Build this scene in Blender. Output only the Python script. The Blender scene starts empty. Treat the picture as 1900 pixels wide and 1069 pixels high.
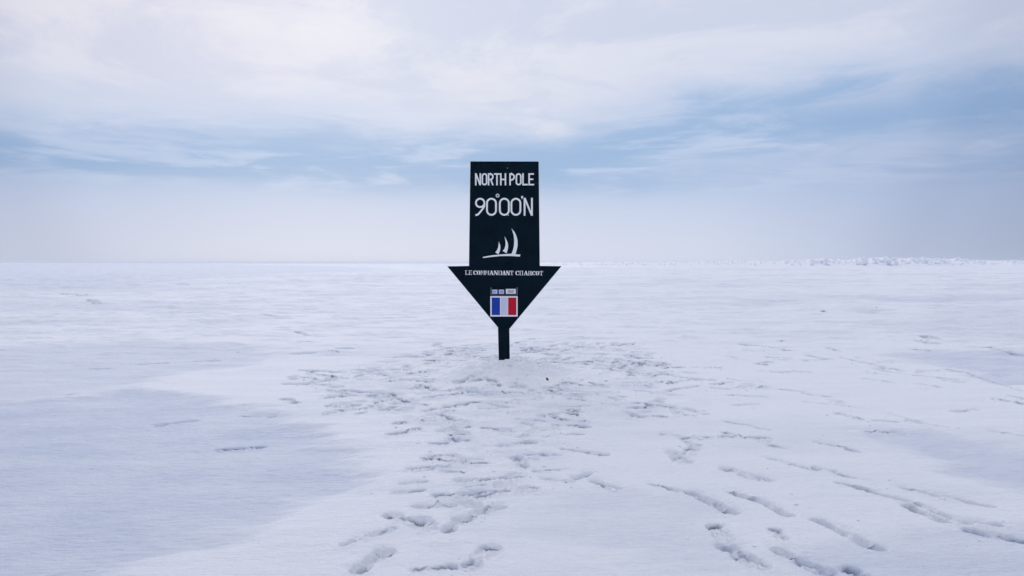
import bpy, bmesh, math, random
import numpy as np
from mathutils import Vector, Matrix

R = math.radians
# ------------------------------------------------------------------ camera
EYE = 1.20                    # eye height above the snow
F = 1372.0                    # focal length in pixels of a 1900 px wide frame
PITCH = math.atan(46.5 / F)   # the camera looks down a little
scene = bpy.context.scene
cam_d = bpy.data.cameras.new('camera')
cam_d.sensor_width = 36.0
cam_d.lens = 36.0 * F / 1900.0
cam_d.clip_start = 0.05
cam_d.clip_end = 30000
cam = bpy.data.objects.new('camera', cam_d)
scene.collection.objects.link(cam)
cam.location = (0, 0, EYE)
cam.rotation_euler = (math.pi / 2 - PITCH, 0, 0)
scene.camera = cam

# ------------------------------------------------------------------ exposure
scene.view_settings.view_transform = 'Standard'
scene.view_settings.look = 'None'
scene.view_settings.gamma = 1.0
scene.view_settings.exposure = 0.0
scene.view_settings.use_curve_mapping = False
scene.cycles.max_bounces = 8
scene.cycles.diffuse_bounces = 5
scene.cycles.volume_bounces = 4

# ------------------------------------------------------------------ sun: low, ahead of the camera, veiled by cloud
SUN_EL, SUN_AZ = R(21), R(-14)         # azimuth measured from +Y towards +X
sun_d = bpy.data.lights.new('sun', 'SUN')
sun_d.energy = 0.7
sun_d.angle = R(36)
sun_d.color = (1.0, 0.97, 0.94)
sun = bpy.data.objects.new('sun', sun_d)
scene.collection.objects.link(sun)
sd = Vector((math.sin(SUN_AZ) * math.cos(SUN_EL), math.cos(SUN_AZ) * math.cos(SUN_EL), math.sin(SUN_EL)))
sun.rotation_euler = sd.to_track_quat('Z', 'Y').to_euler()

# ------------------------------------------------------------------ world: physical sky behind layered cloud
def lin(c):
    return tuple(((v / 255) / 12.92 if v / 255 <= 0.04045 else ((v / 255 + 0.055) / 1.055) ** 2.4) for v in c) + (1.0,)

world = bpy.data.worlds.new('World')
scene.world = world
world.use_nodes = True
nt = world.node_tree
nt.nodes.clear()
def N(t, **kw):
    n = nt.nodes.new(t)
    for k, v in kw.items():
        setattr(n, k, v)
    return n
def L(a, b):
    nt.links.new(a, b)
def val(x, sock):
    if isinstance(x, (int, float)):
        sock.default_value = x
    else:
        L(x, sock)
def M(op, a, b=None, c=None, clamp=False):
    n = N('ShaderNodeMath', operation=op, use_clamp=clamp)
    val(a, n.inputs[0])
    if b is not None: val(b, n.inputs[1])
    if c is not None: val(c, n.inputs[2])
    return n.outputs[0]
def SS(x, a, b, lo=0.0, hi=1.0):
    n = N('ShaderNodeMapRange', interpolation_type='SMOOTHERSTEP')
    val(x, n.inputs[0])
    n.inputs[1].default_value = a; n.inputs[2].default_value = b
    n.inputs[3].default_value = lo; n.inputs[4].default_value = hi
    return n.outputs[0]
def MIX(f, a, b, mode='MIX'):
    n = N('ShaderNodeMix', data_type='RGBA', blend_type=mode)
    val(f, n.inputs[0])
    for x, s in ((a, n.inputs[6]), (b, n.inputs[7])):
        if isinstance(x, tuple): s.default_value = x
        else: L(x, s)
    return n.outputs[2]
def NOISE(vec, scale, detail=5, rough=0.55, dist=0.0):
    n = N('ShaderNodeTexNoise')
    L(vec, n.inputs['Vector'])
    n.inputs['Scale'].default_value = scale
    n.inputs['Detail'].default_value = detail
    n.inputs['Roughness'].default_value = rough
    n.inputs['Distortion'].default_value = dist
    return n.outputs[0]
def RAMP(x, stops, interp='B_SPLINE'):
    n = N('ShaderNodeValToRGB')
    n.color_ramp.interpolation = interp
    e = n.color_ramp.elements
    while len(e) < len(stops): e.new(0.5)
    for el, (p, c) in zip(e, stops):
        el.position = p; el.color = c
    L(x, n.inputs[0])
    return n.outputs[0]
def MAPV(vec, sc, loc=(0, 0, 0), rot=(0, 0, 0)):
    n = N('ShaderNodeMapping')
    L(vec, n.inputs[0])
    n.inputs['Location'].default_value = loc
    n.inputs['Rotation'].default_value = rot
    n.inputs['Scale'].default_value = sc
    return n.outputs[0]

tc = N('ShaderNodeTexCoord')
DIR = tc.outputs['Generated']
sx = N('ShaderNodeSeparateXYZ'); L(DIR, sx.inputs[0])
X, Y, Z = sx.outputs
el = M('MULTIPLY', M('ARCSINE', M('MINIMUM', M('MAXIMUM', Z, -1.0), 1.0)), 57.2958)
az = M('MULTIPLY', M('ARCTAN2', X, Y), 57.2958)
cz = N('ShaderNodeCombineXYZ')                       # azimuth / elevation in degrees
L(az, cz.inputs[0]); L(el, cz.inputs[1])
AE = cz.outputs[0]
sky = N('ShaderNodeTexSky', sky_type='NISHITA')
sky.sun_disc = False
sky.sun_elevation = SUN_EL
sky.sun_rotation = SUN_AZ
sky.altitude = 0
sky.air_density = 1.0
sky.dust_density = 1.5
sky.ozone_density = 1.6
# warped elevation: cloud layers with uneven edges
w1 = NOISE(MAPV(AE, (0.035, 0.16, 1), (3.1, 1.7, 0), (0, 0, R(-3))), 1.0, 6, 0.58, 0.25)
w2 = NOISE(MAPV(AE, (0.11, 0.50, 1), (8.4, 5.2, 0), (0, 0, R(-4))), 1.0, 9, 0.66, 0.8)
warp = M('ADD', M('MULTIPLY', M('SUBTRACT', w1, 0.5), 5.0), M('MULTIPLY', M('SUBTRACT', w2, 0.5), 3.2))
fade = SS(el, 3.0, 8.5)
elw = M('ADD', el, M('MULTIPLY', warp, fade))
# the blue gap dips to the left and rises towards the right
elw = M('SUBTRACT', elw, M('MULTIPLY', SS(az, -1.0, 18.0, 0.0, 1.0), M('MULTIPLY', SS(el, 5.0, 9.0), 2.9)))
elw = M('ADD', elw, M('MULTIPLY', M('MULTIPLY', SS(az, -30.0, -14.0, 1.0, 0.0), SS(el, 6.0, 9.0)), 0.9))
S = 1 / 90.0
veil = RAMP(M('MULTIPLY', elw, S), [
    (0.0, lin((210, 218, 236))),
    (2.6 * S, lin((200, 210, 233))),
    (4.9 * S, lin((193, 206, 232))),
    (6.5 * S, lin((146, 178, 216))),
    (8.6 * S, lin((150, 181, 219))),
    (10.0 * S, lin((196, 208, 232))),
    (12.5 * S, lin((217, 221, 236))),
    (20.0 * S, lin((224, 227, 238))),
    (34.0 * S, lin((218, 224, 240))),
    (1.0, lin((222, 228, 244)))])
# cirrus streaks inside the gap
st = NOISE(MAPV(AE, (0.085, 0.58, 1), (1.3, 9.1, 0), (0, 0, R(2))), 1.0, 9, 0.62, 0.45)
stm = M('MULTIPLY', SS(st, 0.47, 0.66), M('MULTIPLY', SS(el, 4.6, 6.2), SS(el, 9.5, 12.5, 1.0, 0.0)))
col = MIX(M('MULTIPLY', stm, 0.5), veil, lin((205, 216, 238)))
# mottling of the high cloud, brighter where the sun sits behind it
mo = NOISE(MAPV(AE, (0.07, 0.19, 1), (5.0, 0.4, 0), (0, 0, R(-16))), 1.0, 10, 0.64, 0.6)
hi = SS(el, 9.0, 13.0)
col = MIX(M('MULTIPLY', SS(mo, 0.38, 0.62, 1.0, 0.0), M('MULTIPLY', hi, 0.75)), col, lin((198, 207, 230)))
# bright bank running down from the upper left towards the middle
bank = M('SUBTRACT', el, M('ADD', 10.9, M('MULTIPLY', M('ABSOLUTE', M('SUBTRACT', az, 3.5)), 0.36)))
bank = M('ADD', bank, M('MULTIPLY', M('SUBTRACT', w1, 0.5), 6.0))
bankm = M('MULTIPLY', SS(M('ABSOLUTE', bank), 0.0, 4.4, 1.0, 0.0), M('MULTIPLY', SS(az, -26.0, -14.0), SS(az, 2.0, 6.5, 1.0, 0.0)))
puff = NOISE(MAPV(AE, (0.15, 0.42, 1), (2.2, 7.0, 0), (0, 0, R(-14))), 1.0, 10, 0.66, 0.6)
bankm = M('MULTIPLY', bankm, SS(puff, 0.34, 0.66))
col = MIX(M('MULTIPLY', bankm, 0.5), col, lin((229, 230, 238)))
# the veil is brightest round the hidden sun and duller away from it
sdot = N('ShaderNodeVectorMath', operation='DOT_PRODUCT')
L(DIR, sdot.inputs[0]); sdot.inputs[1].default_value = tuple(Vector((math.sin(R(-2)) * math.cos(R(16)), math.cos(R(-2)) * math.cos(R(16)), math.sin(R(16)))))
glow = SS(sdot.outputs['Value'], 0.70, 1.0, 0.0, 1.0)
gain = RAMP(glow, [(0.0, (0.73, 0.74, 0.78, 1)), (0.35, (0.84, 0.85, 0.88, 1)), (0.7, (0.97, 0.97, 0.975, 1)), (1.0, (1.0, 1.0, 1.0, 1))], 'EASE')
col = MIX(1.0, col, gain, 'MULTIPLY')
# the cloud thins towards the zenith and lets more light through
col = MIX(SS(el, 21.0, 62.0), col, MIX(1.0, col, (1.93, 1.77, 1.54, 1.0), 'MULTIPLY'))
warm = M('MULTIPLY', SS(az, -30.0, -4.0, 1.0, 0.0), SS(el, 10.0, 15.0))
col = MIX(warm, col, MIX(1.0, col, (1.035, 1.0, 0.985, 1.0), 'MULTIPLY'))
# duller, bluer air low down on either side
side = M('MULTIPLY', SS(el, 0.0, 16.0, 1.0, 0.0), M('ADD', SS(az, 10.0, 33.0), SS(az, -34.0, -12.0, 0.35, 0.0)))
col = MIX(side, col, MIX(1.0, col, (0.80, 0.84, 0.90, 1.0), 'MULTIPLY'))
col = MIX(1.0, col, (1.03, 1.03, 1.03, 1.0), 'MULTIPLY')
BG = 0.08
up = N('ShaderNodeVectorMath', operation='SCALE')
L(col, up.inputs[0]); up.inputs['Scale'].default_value = 1 / BG
thick = 0.96
mixsky = MIX(thick, sky.outputs[0], up.outputs[0])
bg = N('ShaderNodeBackground')
L(mixsky, bg.inputs[0]); bg.inputs[1].default_value = BG
wo = N('ShaderNodeOutputWorld'); L(bg.outputs[0], wo.inputs[0])

# ------------------------------------------------------------------ helpers
def setp(o, **kw):
    for k, v in kw.items():
        o[k] = v
def rot_px(px, py):
    """direction in the world through a pixel of the 1900 x 1069 picture"""
    x, y, z = (px - 950.0), F, -(py - 534.5)
    c, s = math.cos(PITCH), math.sin(PITCH)
    return x, y * c + z * s, -y * s + z * c
def G(px, py):
    """the place on level ground seen at a pixel"""
    x, y, z = rot_px(px, py)
    z = min(z, -0.6)
    t = EYE / -z
    return x * t, y * t
SIGN_Y = 8.12
def W(px, py, yy=SIGN_Y):
    """the place on the board's upright plane"""
    x, y, z = rot_px(px, py)
    t = yy / y
    return x * t, EYE + z * t

def material(name):
    m = bpy.data.materials.new(name)
    m.use_nodes = True
    return m, m.node_tree, m.node_tree.nodes['Principled BSDF']

def paint(name, col, rough=0.6, spec=0.3, vary=0.0):
    m, t, b = material(name)
    b.inputs['Roughness'].default_value = rough
    b.inputs['Specular IOR Level'].default_value = spec
    b.inputs['Base Color'].default_value = (*col, 1)
    if vary:
        tcn = t.nodes.new('ShaderNodeTexCoord')
        n = t.nodes.new('ShaderNodeTexNoise'); n.inputs['Scale'].default_value = 14; n.inputs['Detail'].default_value = 6
        t.links.new(tcn.outputs['Object'], n.inputs['Vector'])
        r = t.nodes.new('ShaderNodeValToRGB')
        r.color_ramp.elements[0].position = 0.35; r.color_ramp.elements[1].position = 0.7
        r.color_ramp.elements[0].color = (*[c * (1 - vary) for c in col], 1)
        r.color_ramp.elements[1].color = (*[min(1, c * (1 + vary)) for c in col], 1)
        t.links.new(n.outputs[0], r.inputs[0])
        t.links.new(r.outputs[0], b.inputs['Base Color'])
    return m

# ------------------------------------------------------------------ gradient noise in numpy
rng = np.random.default_rng(90)
ANG = rng.random((256, 256)).astype(np.float32) * 2 * np.pi
GX, GY = np.cos(ANG), np.sin(ANG)
def pnoise(x, y):
    xi = np.floor(x); yi = np.floor(y)
    xf = (x - xi).astype(np.float32); yf = (y - yi).astype(np.float32)
    xi = xi.astype(np.int64) & 255; yi = yi.astype(np.int64) & 255
    x1 = (xi + 1) & 255; y1 = (yi + 1) & 255
    u = xf * xf * xf * (xf * (xf * 6 - 15) + 10)
    v = yf * yf * yf * (yf * (yf * 6 - 15) + 10)
    a = GX[xi, yi] * xf + GY[xi, yi] * yf
    b = GX[x1, yi] * (xf - 1) + GY[x1, yi] * yf
    c = GX[xi, y1] * xf + GY[xi, y1] * (yf - 1)
    d = GX[x1, y1] * (xf - 1) + GY[x1, y1] * (yf - 1)
    return (a + (b - a) * u) * (1 - v) + (c + (d - c) * u) * v
def fbm(x, y, o=4, g=0.5):
    s = 0; a = 1.0
    for k in range(o):
        s = s + a * pnoise(x * 2 ** k + 17.3 * k, y * 2 ** k + 9.1 * k)
        a *= g
    return s
def sst(x, a, b):
    t = np.clip((x - a) / (b - a), 0, 1)
    return t * t * (3 - 2 * t)

# ------------------------------------------------------------------ the snow sheet: rings round the viewpoint, finest in front
rs = list(np.linspace(0.15, 1.9, 14))
r = 2.0
while r < 2.5: rs.append(r); r += 0.012
while r < 4: rs.append(r); r += 0.0055
while r < 12: rs.append(r); r += 0.00135 * r
while r < 20: rs.append(r); r += 0.0019 * r
while r < 3900: rs.append(r); r += 0.0019 * r * (r / 20.0)
rs.append(4000.0)
rs = np.array(rs)
fine = np.arange(-43, 43.001, 0.075)
coarse = np.arange(45.5, 315, 2.5)
th = np.radians(np.concatenate([fine, coarse]))
NR, NT = len(rs), len(th)
NFINE = len(fine)
RR, TT = np.meshgrid(rs, th, indexing='ij')
GXX = (RR * np.sin(TT)); GYY = (RR * np.cos(TT))

H = np.zeros_like(GXX)
D = RR
# broad swells and wind drifts
H += 0.05 * sst(D, 5, 25) * fbm(GXX / 9 + 3, GYY / 6 + 1, 3)
H += 0.22 * sst(D, 18, 70) * fbm(GXX / 45 + 8, GYY / 20 + 5, 3)
H += 0.30 * sst(D, 60, 200) * (np.abs(fbm(GXX / 60 + 2, GYY / 26 + 7, 4)) ** 1.3)
near = 1 - sst(D, 25, 90)
sast = fbm((GXX + 0.25 * GYY) / 1.1, (GYY - 0.1 * GXX) / 0.32, 4, 0.55)
H += 0.010 * near * sast
H += 0.15 * sst(D, 12, 34) * (1 - sst(D, 400, 900)) * np.maximum(0, fbm(GXX / 5 + 4, GYY / 1.6, 4, 0.55) - 0.05)
rid = 1 - np.abs(fbm(GXX / 11 + 14, GYY / 5 + 2, 4, 0.55)) * 2.2
H += 0.26 * sst(D, 22, 60) * (1 - sst(D, 500, 1200)) * np.clip(rid - 0.62, 0, 1)
H += 0.065 * sst(D, 7, 14) * (1 - sst(D, 60, 120)) * np.maximum(0, fbm(GXX / 1.3 + 2, GYY / 0.5 + 5, 4, 0.6))
H += 0.012 * near * fbm(GXX / 1.7 + 1.5, GYY / 1.3 + 4.2, 3)
# small wind ripples
rip_mask = sst(fbm(GXX / 2.0 + 20, GYY / 1.4 + 11, 3), -0.2, 0.35)

# bluer crust tone, also painting in shade of drift hollows and darker outer corners
def poly_sd(poly, X_, Y_):
    P = np.array(poly); n = len(P)
    d2 = np.full(X_.shape, 1e18); ins = np.zeros(X_.shape, bool)
    for i in range(n):
        a = P[i]; b = P[(i + 1) % n]
        ex, ey = b - a
        wx = X_ - a[0]; wy = Y_ - a[1]
        t = np.clip((wx * ex + wy * ey) / (ex * ex + ey * ey + 1e-12), 0, 1)
        d2 = np.minimum(d2, (wx - ex * t) ** 2 + (wy - ey * t) ** 2)
        c = ((a[1] > Y_) != (b[1] > Y_)) & (X_ < (b[0] - a[0]) * (Y_ - a[1]) / (b[1] - a[1] + 1e-12) + a[0])
        ins ^= c
    s = np.sqrt(d2)
    return np.where(ins, -s, s)
crust_shade = np.zeros_like(H)
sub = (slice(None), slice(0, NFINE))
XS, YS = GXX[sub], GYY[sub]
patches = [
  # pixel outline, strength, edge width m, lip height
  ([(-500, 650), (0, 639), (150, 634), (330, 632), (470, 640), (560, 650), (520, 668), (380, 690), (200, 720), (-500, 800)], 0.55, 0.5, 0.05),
  ([(-700, 760), (60, 735), (250, 716), (440, 742), (540, 768), (615, 800), (685, 838), (700, 862), (655, 905), (545, 945), (470, 968), (400, 1000), (300, 1040), (230, 1100), (100, 1400), (-900, 1400)], 0.80, 0.24, 0.035),  # bluish crust, deepened to paint in the corner darkening
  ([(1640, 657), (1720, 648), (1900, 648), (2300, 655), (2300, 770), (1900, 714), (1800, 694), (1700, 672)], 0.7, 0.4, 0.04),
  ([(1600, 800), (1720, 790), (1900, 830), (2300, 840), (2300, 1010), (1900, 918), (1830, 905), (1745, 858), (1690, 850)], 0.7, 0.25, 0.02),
  ([(1700, 1000), (1900, 960), (2400, 1000), (2400, 1500), (1500, 1500), (1590, 1069)], 0.6, 0.35, 0.012),  # outer corner darkening painted into the snow colour
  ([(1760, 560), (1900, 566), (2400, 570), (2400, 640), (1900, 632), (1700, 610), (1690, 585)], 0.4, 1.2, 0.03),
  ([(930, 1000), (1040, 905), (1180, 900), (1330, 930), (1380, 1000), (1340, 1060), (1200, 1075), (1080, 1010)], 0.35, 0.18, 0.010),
  ([(1230, 566), (1400, 565), (1560, 553), (1750, 559), (2100, 552), (2100, 536), (1700, 545), (1560, 543), (1400, 556)], 0.7, 2.2, 0.22),  # shade of a drift hollow painted into the colour
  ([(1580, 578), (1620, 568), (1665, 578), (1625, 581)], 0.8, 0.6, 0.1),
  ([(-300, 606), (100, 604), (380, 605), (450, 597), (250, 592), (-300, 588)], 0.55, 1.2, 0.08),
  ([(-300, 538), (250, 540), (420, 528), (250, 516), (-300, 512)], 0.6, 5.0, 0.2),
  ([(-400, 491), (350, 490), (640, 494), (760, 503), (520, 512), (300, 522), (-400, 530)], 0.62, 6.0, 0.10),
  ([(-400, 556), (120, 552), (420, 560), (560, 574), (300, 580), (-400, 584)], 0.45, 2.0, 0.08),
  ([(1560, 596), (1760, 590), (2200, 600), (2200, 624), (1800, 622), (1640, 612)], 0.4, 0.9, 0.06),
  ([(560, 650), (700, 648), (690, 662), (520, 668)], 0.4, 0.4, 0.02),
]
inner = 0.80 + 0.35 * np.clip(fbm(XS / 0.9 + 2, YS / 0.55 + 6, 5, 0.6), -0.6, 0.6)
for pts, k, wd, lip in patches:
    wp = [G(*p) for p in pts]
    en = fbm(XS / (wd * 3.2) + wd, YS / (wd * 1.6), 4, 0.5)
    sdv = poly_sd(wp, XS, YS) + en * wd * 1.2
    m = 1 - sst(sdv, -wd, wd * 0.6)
    crust_shade[sub] = np.maximum(crust_shade[sub], m * k * inner)
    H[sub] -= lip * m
H += 0.006 * crust_shade * near * fbm(GXX / 0.11 + GYY * 2.4, GYY / 0.030 - 2.0 * GXX, 3, 0.6)
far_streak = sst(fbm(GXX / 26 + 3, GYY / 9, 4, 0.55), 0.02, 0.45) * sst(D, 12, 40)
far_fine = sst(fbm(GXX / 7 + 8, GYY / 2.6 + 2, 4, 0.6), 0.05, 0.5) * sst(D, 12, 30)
crust_shade = np.maximum(crust_shade, 0.36 * far_streak)
crust_shade = np.maximum(crust_shade, 0.36 * far_fine)
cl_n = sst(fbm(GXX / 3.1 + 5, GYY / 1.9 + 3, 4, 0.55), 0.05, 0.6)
crust_shade = np.maximum(crust_shade, 0.22 * cl_n)

# mound of packed snow round the foot of the post
mx = W(936, 672)[0]
dm = np.sqrt(((GXX - mx - 0.12) / 1.25) ** 2 + ((GYY - SIGN_Y + 0.05) / 1.0) ** 2)
lump = fbm(GXX / 0.16, GYY / 0.16, 4, 0.55)
H += 0.120 * np.exp(-(dm / 0.45) ** 2) * (1 + 0.42 * lump)
H += 0.045 * np.exp(-((GXX - mx - 0.42) / 0.30) ** 2 - ((GYY - SIGN_Y + 0.22) / 0.26) ** 2) * (1 + 0.8 * lump)
H += 0.035 * np.exp(-((GXX - mx + 0.34) / 0.26) ** 2 - ((GYY - SIGN_Y + 0.25) / 0.22) ** 2) * (1 + 0.8 * lump)

# ---- trampled ground
zone = [G(*p) for p in [(560, 712), (640, 680), (800, 648), (950, 634), (1160, 636), (1260, 680), (1270, 772), (1120, 792), (1060, 850), (960, 900),
                        (930, 1000), (820, 1010), (790, 900), (740, 800), (620, 760)]]
zsd = poly_sd(zone, XS, YS)
zm = 1 - sst(zsd + 0.35 * fbm(XS / 0.6, YS / 0.6, 3), -0.35, 0.25)
mound_keep = 1 - 0.75 * np.exp(-(dm[sub] / 0.55) ** 4)
zm = zm * mound_keep
H[sub] += zm * (0.018 * fbm(XS / 0.36, YS / 0.26, 3, 0.5) + 0.0025 * fbm(XS / 0.06, YS / 0.045, 3, 0.6))

tr = sst(fbm(XS / 0.45 + 7, YS / 0.30 + 1, 4, 0.6), -0.15, 0.45)
crust_shade[sub] = np.maximum(crust_shade[sub], 0.32 * zm * tr)
crust_shade *= 1 - np.exp(-(dm / 0.6) ** 4)
DISP = np.zeros_like(H[sub])           # what boots did to the surface
thf = np.radians(fine)
def window(x, y, rad):
    rc = math.hypot(x, y); tcn = math.atan2(x, y); dt = rad / max(rc, 0.5)
    i0, i1 = np.searchsorted(rs, [rc - rad, rc + rad])
    j0, j1 = np.searchsorted(thf, [tcn - dt, tcn + dt])
    return slice(i0, i1), slice(j0, j1)
STAMPS = []
YOFF = np.zeros_like(DISP)             # undercuts: surface pushed back beneath the lip
def stamp(x, y, sdf_fn, rad, depth, wall, lugs=None, seed=0.0, rough=1.0, soft=0.3, rim=0.005, crev=0.030, gap=-0.30, dvar=0.9):
    STAMPS.append((x, y, rad))
    w = window(x, y, rad)
    xs, ys = XS[w], YS[w]
    if xs.size == 0: return
    px_ = 0.0014 * y
    s0 = sdf_fn(xs, ys)
    n0 = pnoise(xs / 0.13 + seed, ys / 0.13 + seed)
    n1 = fbm(xs / 0.05 + seed, ys / 0.05 + seed, 2, 0.5)
    n2 = fbm(xs / 0.034 + seed, ys / 0.034 - seed, 2, 0.5)
    s = s0 + rough * (0.013 * n0 + 0.004 * n1)
    gy = np.gradient(s0, axis=0) if s0.shape[0] > 2 else s0 * 0
    gxn = np.gradient(s0, axis=1) / (np.maximum(0.3, np.hypot(xs, ys)) * math.radians(0.075)) if s0.shape[1] > 2 else s0 * 0
    dr_ = np.gradient(ys, axis=0) if s0.shape[0] > 2 else 1.0
    far_ = sst(gy / np.maximum(1e-5, np.abs(dr_)), -0.1, 0.75)      # 1 on the wall that faces the camera side
    slope = 0.006 + px_ + 0.032 * far_ * min(1.0, depth / 0.035)
    m = 1 - 0.70 * sst(s, -0.006, 0.007 + px_) - 0.30 * sst(s, -0.01, slope + 0.012)
    dmod = np.clip(0.75 + dvar * pnoise(xs / 0.085 + seed + 9, ys / 0.085 + seed), 0.12, 1.35)
    n3 = fbm(xs / 0.016 + seed, ys / 0.016 + seed, 2, 0.6)
    floor = -depth * dmod + 0.008 * n1 + 0.005 * n2 + 0.016 * np.maximum(0, n3 - 0.05)
    floor = floor + 0.35 * depth * sst(-s, 0.02, 0.08) * (1 - far_)
    if lugs is not None: floor = floor + lugs(xs, ys)
    sj = s + 0.007 * n2 + 0.006 * n1
    cw = 0.007 + 0.75 * px_
    gate = sst(n0 + 0.5 * n1, gap, gap + 0.3)
    g = np.exp(-((sj + 0.006 + cw) / cw) ** 2) * far_ * gate
    out = DISP[w] + rim * np.exp(-((s - 0.014) / 0.02) ** 2) * (0.3 + 1.5 * np.abs(n1)) * (1 - far_)
    DISP[w] = out * (1 - m) + floor * m - crev * 0.55 * g
    YOFF[w] = YOFF[w] * (1 - m) + 0.9 * crev * g

def boot(x, y, head, size=1.0, depth=0.03, seed=0.0, **kw):
    ch, sh = math.cos(head), math.sin(head)
    def loc(xs, ys):
        dx, dy = xs - x, ys - y
        return (dx * ch + dy * sh) / size, (-dx * sh + dy * ch) / size
    def cap(u, v, u0, v0, u1, v1, r0, r1):
        ex, ey = u1 - u0, v1 - v0
        t = np.clip(((u - u0) * ex + (v - v0) * ey) / (ex * ex + ey * ey), 0, 1)
        return np.hypot(u - u0 - ex * t, v - v0 - ey * t) - (r0 + (r1 - r0) * t)
    def f(xs, ys):
        u, v = loc(xs, ys)
        a = cap(u, v, 0.01, 0.002, 0.105, 0.006, 0.047, 0.056)
        b = cap(u, v, -0.115, 0.0, -0.085, 0.0, 0.044, 0.042)
        c = cap(u, v, -0.09, 0.0, 0.03, 0.0, 0.026, 0.030)
        return np.minimum(np.minimum(a, b), c) * size
    def lugs(xs, ys):
        u, v = loc(xs, ys)
        arch = 0.020 * np.exp(-((u + 0.045) / 0.020) ** 2)
        return arch + 0.0022 * np.sin((u + 0.25 * np.abs(v) + 0.01 * pnoise(u * 9, v * 9)) * 2 * math.pi / 0.041) * (np.abs(v) < 0.04)
    stamp(x, y, f, 0.30 * size, depth, 0.010, lugs, seed, **kw)

def groove(x0, y0, x1, y1, r0, r1, depth, seed=0.0, bend=0.0, **kw):
    cx, cy = (x0 + x1) / 2, (y0 + y1) / 2
    nx, ny = -(y1 - y0), (x1 - x0)
    mxp, myp = cx + nx * bend, cy + ny * bend
    def seg(xs, ys, ax, ay, bx, by, ra, rb):
        ex, ey = bx - ax, by - ay
        t = np.clip(((xs - ax) * ex + (ys - ay) * ey) / (ex * ex + ey * ey + 1e-9), 0, 1)
        return np.hypot(xs - ax - ex * t, ys - ay - ey * t) - (ra + (rb - ra) * t)
    def f(xs, ys):
        rm = (r0 + r1) / 2
        return np.minimum(seg(xs, ys, x0, y0, mxp, myp, r0, rm), seg(xs, ys, mxp, myp, x1, y1, rm, r1))
    stamp(cx, cy, f, math.hypot(x1 - x0, y1 - y0) / 2 + 0.25, depth, 0.012, None, seed, **kw)

rnd = random.Random(5)
# random trampling inside the zone: many half-erased prints
def inside(x, y, poly):
    c = False
    for i in range(len(poly)):
        (ax, ay), (bx, by) = poly[i], poly[(i + 1) % len(poly)]
        if (ay > y) != (by > y) and x < (bx - ax) * (y - ay) / (by - ay) + ax: c = not c
    return c
zx = [p[0] for p in zone]; zy = [p[1] for p in zone]
cnt = 0
while cnt < 260:
    x = rnd.uniform(min(zx), max(zx)); y = rnd.uniform(min(zy), max(zy))
    if not inside(x, y, zone): continue
    if y < 6.3 and rnd.random() < 0.35: cnt += 1; continue
    if math.hypot((x - mx - 0.1) / 1.25, y - SIGN_Y + 0.05) < 0.62: continue
    cnt += 1
    if rnd.random() < 0.70:
        boot(x, y, rnd.uniform(-math.pi, math.pi), rnd.uniform(0.92, 1.12), rnd.uniform(0.010, 0.034), rnd.random() * 50, rough=rnd.uniform(0.9, 1.9), soft=0.4, crev=rnd.choice((0.0, 0.02, 0.05, 0.09, 0.12)))
    else:
        a = rnd.gauss(0.1, 0.5); l = rnd.uniform(0.06, 0.26)
        groove(x, y, x + math.cos(a) * l, y + math.sin(a) * l, rnd.uniform(0.02, 0.04), rnd.uniform(0.015, 0.05), rnd.uniform(0.016, 0.044), rnd.random() * 50, rough=rnd.uniform(1.0, 1.8), crev=rnd.choice((0.02, 0.04, 0.08)))
for k in range(90):                # prints straying out of the trodden place
    x = rnd.gauss(0.9, 2.4); y = rnd.gauss(8.2, 1.9)
    if y < 4.2 or inside(x, y, zone): continue
    boot(x, y, rnd.uniform(-math.pi, math.pi), rnd.uniform(0.9, 1.1), rnd.uniform(0.008, 0.028), rnd.random() * 50, rough=1.4, crev=rnd.choice((0.0, 0.02, 0.05)))
for k in range(240):               # small broken steps in the trodden crust
    while True:
        x = rnd.uniform(min(zx), max(zx)); y = rnd.uniform(min(zy), max(zy))
        if inside(x, y, zone) and math.hypot((x - mx - 0.1) / 1.25, y - SIGN_Y + 0.05) > 0.62: break
    a = rnd.gauss(0.0, 0.35) + (0.15 if x < 0 else -0.2); l = rnd.uniform(0.03, 0.16)
    groove(x, y, x + math.cos(a) * l, y + math.sin(a) * l, rnd.uniform(0.012, 0.022), rnd.uniform(0.010, 0.025), rnd.uniform(0.010, 0.030), rnd.random() * 50, rough=0.8, crev=rnd.uniform(0.04, 0.12), gap=-0.6)
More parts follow.
